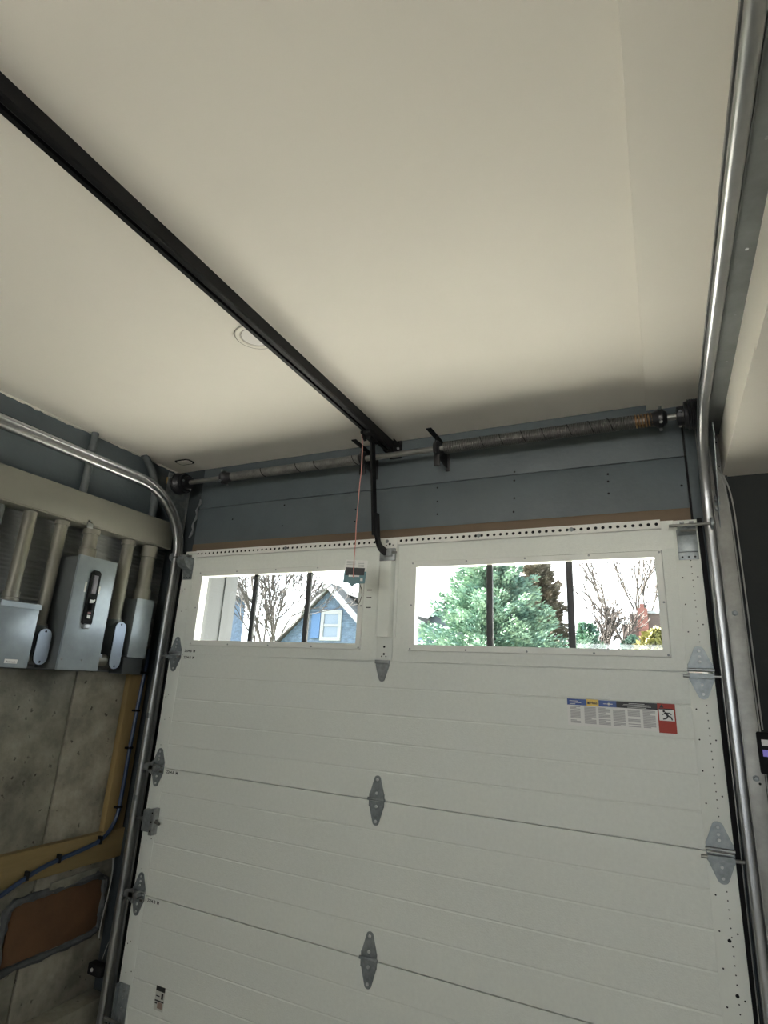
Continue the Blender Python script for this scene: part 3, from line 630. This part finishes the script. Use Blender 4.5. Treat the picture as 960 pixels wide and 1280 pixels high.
# left box
t = thing('disconnect_box', 'grey raintight box with hooded top at the left edge', 'electrical box', (-1.34, -.78, 1.497), 'electrical boxes on the left wall')
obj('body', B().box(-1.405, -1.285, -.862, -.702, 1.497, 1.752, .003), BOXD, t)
dr = obj('cover', B().box(-1.286, -1.276, -.862, -.700, 1.496, 1.735, .002), BOX, t)
obj('hood', B().prism([(-1.405,1.765),(-1.285,1.756),(-1.270,1.752),(-1.270,1.731),(-1.274,1.731),(-1.276,1.748),(-1.405,1.752)], lambda u, v, d: (u, d, v), -.866, -.697), BOX, t)
obj('name_plate', B().box(-1.277, -1.2752, -.797, -.745, 1.512, 1.528), PAPER, dr)
obj('plate_lettering', text_b('Pushmatic', .0095, lambda u, v: (-1.2748, -.790+u, 1.515+v), bold=.0004), INKG, dr)
obj('hood_screw', disc(B(), (-1.33, -.755, 1.757), (0,0,1), .006, 8, .006), GALV, t)
obj('side_nipple', B().lathe((-1.345, -.702, 1.535), (0,1,0), [(0,.026),(.012,.026),(.013,.019),(.04,.019)], 16), EMT, t)
# conduit bodies with long oval covers
def stadium(y0, z0, z1, w):
    r = w/2; o = []
    for k in range(9): a = PI*k/8; o.append((y0+r*math.cos(a), z1-r+r*math.sin(a)))
    for k in range(9): a = PI+PI*k/8; o.append((y0+r*math.cos(a), z0+r+r*math.sin(a)))
    return o
def conduit_body(y, z0, z1, label):
    t = thing('conduit_fitting', label, 'conduit fitting', (-1.34, y, z0), 'conduit bodies with oval covers')
    obj('housing', B().prism(stadium(y, z0, z1, .058), YZ, -1.40, -1.306), BOXD, t)
    obj('gasket', B().prism(stadium(y, z0-.001, z1+.001, .062), YZ, -1.307, -1.304), BLACKM, t)
    c = obj('cover', B().prism(stadium(y, z0, z1, .060), YZ, -1.304, -1.299), LBM, t)
    for z in (z0+.012, z1-.012): obj('cover_screw', disc(B(), (-1.2992, y, z), (1,0,0), .005), BLACKM, c)
    obj('hub', B().lathe((-1.356, y, z1-.02), (0,0,1), [(0,.036),(.03,.036),(.034,.032)], 16), BOXD, t)
conduit_body(-.636, 1.512, 1.662, 'short oval-covered conduit body between the two big grey boxes')
conduit_body(-.262, 1.511, 1.732, 'long oval-covered conduit body right of the breaker box')
# breaker box
t = thing('breaker_box', 'tall grey breaker enclosure with black switch in the middle', 'electrical box', (-1.33, -.49, 1.497), 'electrical boxes on the left wall')
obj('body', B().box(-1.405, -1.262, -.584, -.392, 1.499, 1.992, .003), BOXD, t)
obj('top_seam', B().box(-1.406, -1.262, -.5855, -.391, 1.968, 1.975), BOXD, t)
cv = obj('cover', B().box(-1.263, -1.250, -.588, -.387, 1.497, 1.997, .003), BOX, t)
sw = obj('switch_frame', B().prism([(-.519,1.925),(-.507,1.938),(-.484,1.938),(-.472,1.925),(-.472,1.702),(-.484,1.688),(-.507,1.688),(-.519,1.702)], YZ, -1.252, -1.238), BLACKM, t)
obj('switch_rim', B().prism([(-.512,1.929),(-.505,1.935),(-.486,1.935),(-.479,1.929),(-.479,1.920),(-.512,1.920)], YZ, -1.240, -1.232), BLACK, sw)
obj('handle_plate', B().box(-1.240, -1.234, -.508, -.485, 1.832, 1.915, .002), mat('handle_grey', (.17,.16,.19), .4), sw)
obj('breaker_face', B().box(-1.240, -1.236, -.512, -.479, 1.716, 1.818, .001), BLACK, sw)
obj('breaker_toggle', B().box(-1.238, -1.222, -.500, -.491, 1.757, 1.790, .002), BLACKM, sw)
for q in ((-.506, -.487, 1.790, 1.805), (-.505, -.489, 1.722, 1.736), (-.484, -.480, 1.800, 1.808)): obj('white_print', B().box(-1.237, -1.2355, *q), PAPER, sw)
obj('red_print', B().box(-1.237, -1.2355, -.505, -.489, 1.742, 1.749), mat('red_mark', (.3,.12,.13), .5), sw)
obj('clear_cover', B().box(-1.252, -1.236, -.512, -.480, 1.676, 1.698, .004), GALV, sw)
obj('paper_mark', B().box(-1.2505, -1.2492, -.468, -.455, 1.836, 1.872), PAPER, cv); obj('paper_mark', B().box(-1.2505, -1.2492, -.536, -.526, 1.835, 1.880), PAPER, cv)
for y, z in ((-.478,1.541),(-.575,1.541)): obj('cover_screw', B().lathe((-1.251, y, z), (1,0,0), [(0,.005),(.004,.004)], 8), GALV, cv)
obj('side_nipple', B().lathe((-1.335, -.393, 1.548), (0,1,0), [(0,.034),(.014,.034),(.015,.026),(.10,.026)], 18), EMT, t)
obj('cover_hasp', B().box(-1.256, -1.250, -.392, -.378, 1.555, 1.572, .002), GALV, t)
# narrow end box
t = thing('junction_box', 'narrow grey box under the thickest conduit next to the track', 'electrical box', (-1.35, -.14, 1.49), 'electrical boxes on the left wall')
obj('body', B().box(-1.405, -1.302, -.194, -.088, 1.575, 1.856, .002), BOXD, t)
obj('cover', B().box(-1.303, -1.299, -.196, -.086, 1.570, 1.860, .001), BOX, t)
obj('lower_plate', B().box(-1.405, -1.315, -.200, -.084, 1.490, 1.571, .002), mat('plate_dark', (.05,.057,.062), .5), t)

# ------------------------------------------------------------------ lumber and blue conduit low on the left wall
tag(obj('wood_post', B().box(-1.406, -1.372, -.092, .018, .774, 1.487, .002), WOOD), 'upright raw wood stud fixed to the concrete wall', 'lumber')
tag(obj('wood_plank', B().box(-1.406, -1.370, -2.4, .030, .650, .773, .002), WOODH), 'horizontal raw wood plank below the upright stud', 'lumber')
pt = thing('wall_patch', 'brown board patch framed by grey sealant low on the wall', 'wall patch', (-1.40, -.24, .36))
obj('board', B().box(-1.409, -1.396, -.46, -.02, .35, .57, .002), RUST, pt)
rr_ = []; pts = []
loop = [(-.47,.33),(-.35,.335),(-.2,.335),(-.05,.345),(-.01,.36),(-.008,.45),(-.015,.56),(-.06,.585),(-.2,.580),(-.35,.578),(-.45,.575),(-.475,.55),(-.478,.45),(-.472,.34)]
for i in range(len(loop)):
    a, b_ = loop[i], loop[(i+1) % len(loop)]
    for k in range(5): u = k/5; pts.append((-1.402+random.uniform(0,.004), a[0]+(b_[0]-a[0])*u, a[1]+(b_[1]-a[1])*u)); rr_.append(random.uniform(.010, .020))
pts.append(pts[0]); rr_.append(rr_[0])
obj('sealant_frame', B().tube(pts, rr_, 8), FOAM, pt)
obj('torn_strip', B().prism([(-.31,.575),(-.30,.612),(-.18,.618),(-.06,.622),(-.08,.600),(-.2,.585),(-.27,.572)], YZ, -1.398, -1.388), CONC, pt)
bc = thing('blue_conduit', 'blue flexible conduit clipped down the stud and along the plank', 'conduit', (-1.36, -.02, .65))
path = [(-1.362,-.012,1.62),(-1.362,-.014,1.52),(-1.362,-.022,1.385),(-1.362,-.025,1.27),(-1.362,-.030,1.138),(-1.362,-.030,.98),(-1.362,-.032,.90),(-1.362,-.035,.835),(-1.362,-.062,.78),(-1.360,-.105,.745),(-1.360,-.18,.728),(-1.360,-.30,.711),(-1.360,-.37,.700),(-1.360,-.45,.675),(-1.360,-.56,.625),(-1.360,-.70,.58),(-1.360,-.95,.55)]
def smooth(P, it=2):
    for _ in range(it):
        Q = [P[0]]
        for a, b_ in zip(P, P[1:]):
            a, b_ = Vector(a), Vector(b_); Q += [a*.75+b_*.25, a*.25+b_*.75]
        P = Q+[P[-1]]
    return P
obj('tube', B().tube(smooth(path), .0095, 10), BLUE, bc)
for y, z in ((-.014,1.50),(-.024,1.315),(-.029,1.14),(-.033,.875)): obj('clip', B().box(-1.375, -1.350, y-.024, y+.011, z-.005, z+.005, .002), BLACKM, bc)
for y, z in ((-.115,.742),(-.315,.709),(-.45,.675)): obj('clip', B().box(-1.372, -1.348, y-.005, y+.006, z-.012, z+.022, .002), BLACKM, bc)
tag(obj('sensor_wire', B().tube(smooth([(-1.385,.0,.655),(-1.375,.004,.60),(-1.372,-.002,.50),(-1.375,-.010,.42),(-1.37,-.020,.36),(-1.36,-.024,.33)]), .0028, 6), WIRE), 'thin pale wire hanging beside the wall patch', 'wire')
se = thing('door_sensor', 'black door safety sensor on a bracket low by the left track', 'sensor', (-1.32, 0, .205))
obj('housing', B().box(-1.360, -1.275, -.062, -.022, .205, .250, .006), BLACKM, se)
obj('lens', B().lathe((-1.330, -.062, .228), (0,-1,0), [(0,.008),(.003,.007)], 12), mat('sensor_lens', (.5,.5,.5), .3), se)
obj('bracket', B().box(-1.290, -1.278, -.03, .03, .20, .255, .001), BLACK, se)
obj('lead', B().tube(smooth([(-1.33,-.015,.25),(-1.325,-.005,.30),(-1.305,.0,.345),(-1.30,.01,.40)]), .0015, 5), WIRE, se)

# ------------------------------------------------------------------ right of the door
wd = thing('wall_control', 'black wall control panel with lit screen on the dark grey wall', 'control panel', (1.373, WY, 1.30))
obj('housing', B().box(1.318, 1.428, .022, WY+.001, 1.300, 1.425, .006), BLACKM, wd)
obj('screen', B().box(1.330, 1.412, .0205, .023, 1.352, 1.372), SCREEN, wd)
obj('screen_header', B().box(1.330, 1.412, .0205, .023, 1.384, 1.402), PAPER, wd)
wr = [(1.274,.022,2.42),(1.300,.020,2.35),(1.328,.024,2.285),(1.342,.030,2.20),(1.344,.046,2.05),(1.344,.046,1.85),(1.342,.046,1.65),(1.340,.046,1.50),(1.340,.042,1.43)]
tag(obj('control_wire', B().tube(smooth(wr), .0024, 6), WIRE), 'thin white wire from the right track down to the control panel', 'wire')
wr2 = [(1.274,.024,2.425),(1.298,.022,2.34),(1.322,.026,2.27),(1.330,.030,2.15),(1.331,.030,1.95),(1.329,.030,1.75),(1.331,.030,1.50),(1.331,.030,1.10)]
tag(obj('control_wire', B().tube(smooth(wr2), .0022, 6), WIRE), 'thin white wire running closest to the right angle iron', 'wire')

# ------------------------------------------------------------------ outside, seen through the door windows
GROUND = mat('winter_lawn', (.07, .08, .035), .9, nscale=1.2, col2=(.11, .11, .055))
DRIVE = mat('driveway', (.62, .60, .56), .85, nscale=3, namt=.15)
g = struct('outdoor_ground', B().box(-45, 45, .44, 90, -.2, -.04), GROUND)
struct('outdoor_driveway', B().box(-3.2, 3.6, .46, 8.0, -.06, -.03), DRIVE)
struct('outdoor_apron', B().box(-8, 12, -30, YB-.4, -.2, -.04), DRIVE)
ROOFM = mat('roof_shingle', (.05, .053, .056), .9, nscale=8, namt=.25)
SHB = ribbed('blue_shingle_siding', (.075, .12, .19), 9, strength=1.0, namt=.35)
SHG = ribbed('grey_siding', (.11, .135, .16), 11, strength=1.0, namt=.1)
BRK = mat('pale_brick', (.085, .066, .062), .9, nscale=12, namt=.2); BRK2 = mat('red_brick', (.10, .04, .034), .9, nscale=12, namt=.25)
TRIMW = mat('house_trim', (.24, .26, .28), .6)
WGL = mat('house_glass', (.14, .19, .26), .1)
def gable_house(name, label, cx, y0, y1, half, eave, apex, siding, win=None, ov=.18, group=None):
    t = thing(name, label, 'house', (cx, y0, 0), group)
    obj('wall', B().prism([(cx-half,0),(cx+half,0),(cx+half,eave),(cx,apex),(cx-half,eave)], XZ, y0, y1), siding, t)
    k = (apex-eave)/half
    for s in (-1, 1):
        obj('roof', B().prism([(cx, apex+.10),(cx+s*(half+ov), eave-ov*k+.10),(cx+s*(half+ov), eave-ov*k+.02),(cx, apex+.02)], XZ, y0-.2, y1+.2), ROOFM, t)
        obj('rake_board', B().prism([(cx, apex+.12),(cx+s*(half+ov+.02), eave-ov*k+.10),(cx+s*(half+ov+.02), eave-ov*k-.06),(cx, apex-.06)], XZ, y0-.27, y0-.2), TRIMW, t)
    if win:
        x0, x1, z0, z1 = win
        f = obj('window', B().box(x0-.09, x1+.09, y0-.05, y0+.02, z0-.09, z0).box(x0-.09, x1+.09, y0-.05, y0+.02, z1, z1+.10).box(x0-.09, x0, y0-.05, y0+.02, z0, z1).box(x1, x1+.09, y0-.05, y0+.02, z0, z1).box(x0, x1, y0-.04, y0+.01, (z0+z1)/2-.03, (z0+z1)/2+.03), TRIMW, t)
        obj('pane', B().box(x0, x1, y0-.02, y0, z0, z1), WGL, f)
        obj('shutter', B().box(x0-.36, x0-.11, y0-.05, y0, z0-.03, z1+.03), mat('blue_shutter', (.05,.12,.26), .6), t)
    return t
h = gable_house('shingled_house', 'blue shingled house gable with white rake boards and small window', -6.32, 10, 12.4, 2.1, 1.75, 3.74, SHB, (-6.47, -6.06, 2.52, 3.08))
obj('side_roof', B().prism([(-6.3,3.74),(-4.5,3.20),(-4.5,3.10),(-6.3,3.62)], XZ, 10.5, 12.2), ROOFM, h)
obj('side_fascia', B().prism([(-6.3,3.82),(-4.5,3.28),(-4.5,3.16),(-6.3,3.69)], XZ, 10.4, 10.5), TRIMW, h)
gable_house('vine_covered_house', 'blue house with bare vines at the left edge of the left window', -13.3, 8.2, 13, 1.8, 4.0, 5.2, SHB)
gable_house('grey_sided_house', 'grey sided house with dark roof left of the evergreen tree', -4.35, 14.2, 18, 1.2, 3.2, 4.35, SHG, (-5.35, -5.05, 2.35, 3.05))
bh = thing('brick_building', 'pale brick building with stepped parapet and red chimney far behind', 'building', (.9, 20, 0))
obj('wall', B().prism([(-.15,0),(2.6,0),(2.6,4.35),(1.0,4.35),(1.0,4.30),(.12,4.30),(.12,3.95),(-.15,3.95)], XZ, 20, 25), BRK, bh)
obj('coping', B().box(-.2, .15, 19.95, 20.3, 3.95, 4.02).box(.1, 2.65, 19.95, 20.3, 4.33, 4.42), TRIMW, bh)
obj('chimney', B().box(.40, .72, 19.8, 20.2, 2.5, 4.50).box(.48, .62, 19.85, 20.15, 4.50, 4.66), BRK2, bh)
NEEDLE = mat('evergreen_needles', (.055, .125, .112), .7, nscale=2.5, col2=(.15, .23, .145))
NEEDLE2 = mat('bronze_needles', (.06, .062, .045), .75, nscale=3, col2=(.11, .085, .06))
LEAFY = mat('yellow_leaves', (.05, .065, .015), .7, nscale=3, col2=(.12, .105, .025))
BARK = mat('bark', (.034, .031, .030), .9, nscale=6, namt=.25); BARKP = mat('pale_bark', (.045, .038, .036), .9, nscale=6, namt=.25)
def conifer(name, label, x, y, h, r0, material, seed, nb, dens, bl, pw=.72):
    rnd = random.Random(seed); t = thing(name, label, 'tree', (x, y, -.04), 'trees outside the windows')
    obj('trunk', B().tube([(x,y,-.04),(x,y,h*.6),(x,y,h*.97)], [.16,.08,.015], 8), BARK, t)
    V, F = [], []
    for i in range(nb):
        u = (i/nb)**.8; z = .25+(h-.25)*u; R = r0*(1-u)**pw*rnd.uniform(.62, 1.2)+.08; a = i*2.39996+rnd.uniform(-.3,.3)
        d = Vector((math.cos(a), math.sin(a), rnd.uniform(.05,.40))); side = Vector((-d.y, d.x, 0))
        for k in range(dens):
            s = rnd.random()**.6; p = Vector((x,y,z))+d*(R*s)+side*(rnd.uniform(-.2,.2)*R*(1-.7*s))+Vector((0,0,rnd.uniform(-.10,.06)))
            dd = (d*.8+side*rnd.uniform(-.9,.9)+Vector((0,0,rnd.uniform(-.2,.55)))).normalized(); w = dd.cross(Vector((rnd.uniform(-1,1),rnd.uniform(-1,1),rnd.uniform(-1,1)))).normalized()
            l = bl*rnd.uniform(.6,1.25); n = len(V); V += [p-w*l*.14, p+dd*l*.5-w*l*.2, p+dd*l, p+dd*l*.5+w*l*.2]; F.append((n,n+1,n+2,n+3))
    o = obj('foliage', B().add(V, F), material, t); o['kind'] = 'stuff'
conifer('evergreen_tree', 'broad blue-green evergreen tree filling the right window', -1.95, 9, 4.55, 2.25, NEEDLE, 1, 380, 170, .10, .92)
conifer('bronze_evergreen_tree', 'bronze-brown evergreen tree rising behind the broad evergreen', -1.72, 12.6, 4.95, 1.25, NEEDLE2, 2, 220, 120, .13)
conifer('small_evergreen_tree', 'small green evergreen right of the broad evergreen tree', -.45, 11.6, 3.0, .7, NEEDLE, 3, 150, 90, .10)
def bare_tree(name, label, x, y, h, seed, material, spread=.6, lean=0., rad=.09, depth=6, fork=.42, tw=.009):
    rnd = random.Random(seed); t = thing(name, label, 'tree', (x, y, -.04), 'trees outside the windows'); tb, bb_ = B(), B()
    def grow(p, d, l, r, k, b_):
        q = p+d*l*.5+Vector((rnd.uniform(-1,1),rnd.uniform(-1,1),rnd.uniform(-.3,.5)))*l*.05; e = p+d*l; rm = max(r, tw); b_.tube([p, q, e], [rm, max(rm*.85, tw), max(rm*.7, tw)], 5, cap=False)
        if k == 0: return
        for j in range(3 if k > 1 else 2):
            ax = Vector((rnd.uniform(-1,1),rnd.uniform(-1,1),rnd.uniform(-1,1))); nd = (d+ax*spread*(.9 if j else .45)+Vector((0,0,.12))).normalized()
            s = rnd.uniform(.55, 1.0) if j == 2 else 1.0
            grow(p+d*l*(s if j == 2 else 1), nd, l*rnd.uniform(.62,.84), r*.66, k-1, bb_)
    grow(Vector((x,y,-.04)), Vector((lean,0,1)).normalized(), h*fork, rad, depth, tb)
    obj('trunk', tb, material, t); obj('branches', bb_, material, t)
bare_tree('bare_tree', 'bare deciduous tree in the middle of the left window', -5.95, 7.2, 4.0, 4, BARK, .60, .02, .06, 7, .32, .0065)
bare_tree('bare_tree', 'pale bare tree left of the brick building', -.75, 14.5, 4.2, 5, BARKP, .58, .03, .06, 6, .32, .010)
bare_tree('bare_tree', 'bare spreading tree behind the brick building', -.1, 29, 7.6, 8, BARKP, .50, .0, .12, 5, .36, .02)
def shrub(name, label, x, y, rx, z1, seed, material, n):
    rnd = random.Random(seed); t = thing(name, label, 'shrub', (x, y, -.04), 'shrubs outside the right window'); V, F = [], []
    for i in range(n):
        a = rnd.uniform(0, 2*PI); b_ = rnd.uniform(-.2, 1)*PI/2; q = rnd.uniform(.75, 1.05)
        p = Vector((x+rx*q*math.cos(a)*math.cos(b_), y+rx*.8*q*math.sin(a)*math.cos(b_), z1*.45+z1*.55*q*math.sin(b_)))
        dd = Vector((rnd.uniform(-1,1),rnd.uniform(-1,1),rnd.uniform(-.3,1))).normalized(); w = dd.cross(Vector((rnd.uniform(-1,1),rnd.uniform(-1,1),rnd.uniform(-1,1)))).normalized(); l = rnd.uniform(.09,.17)
        k = len(V); V += [p-w*l*.1, p+dd*l*.5-w*l*.3, p+dd*l, p+dd*l*.5+w*l*.3]; F.append((k,k+1,k+2,k+3))
    o = obj('foliage', B().add(V, F), material, t); o['kind'] = 'stuff'
    obj('stems', B().tube([(x,y,-.04),(x+.05,y,z1*.8)], [.05,.02], 6), BARK, t)
shrub('shrub', 'dark green shrub at the foot of the brick building', .45, 12.6, .45, 2.75, 21, NEEDLE, 3500)
shrub('shrub', 'yellow-green shrub at the right edge of the right window', 1.0, 9.6, .55, 2.62, 22, LEAFY, 3500)
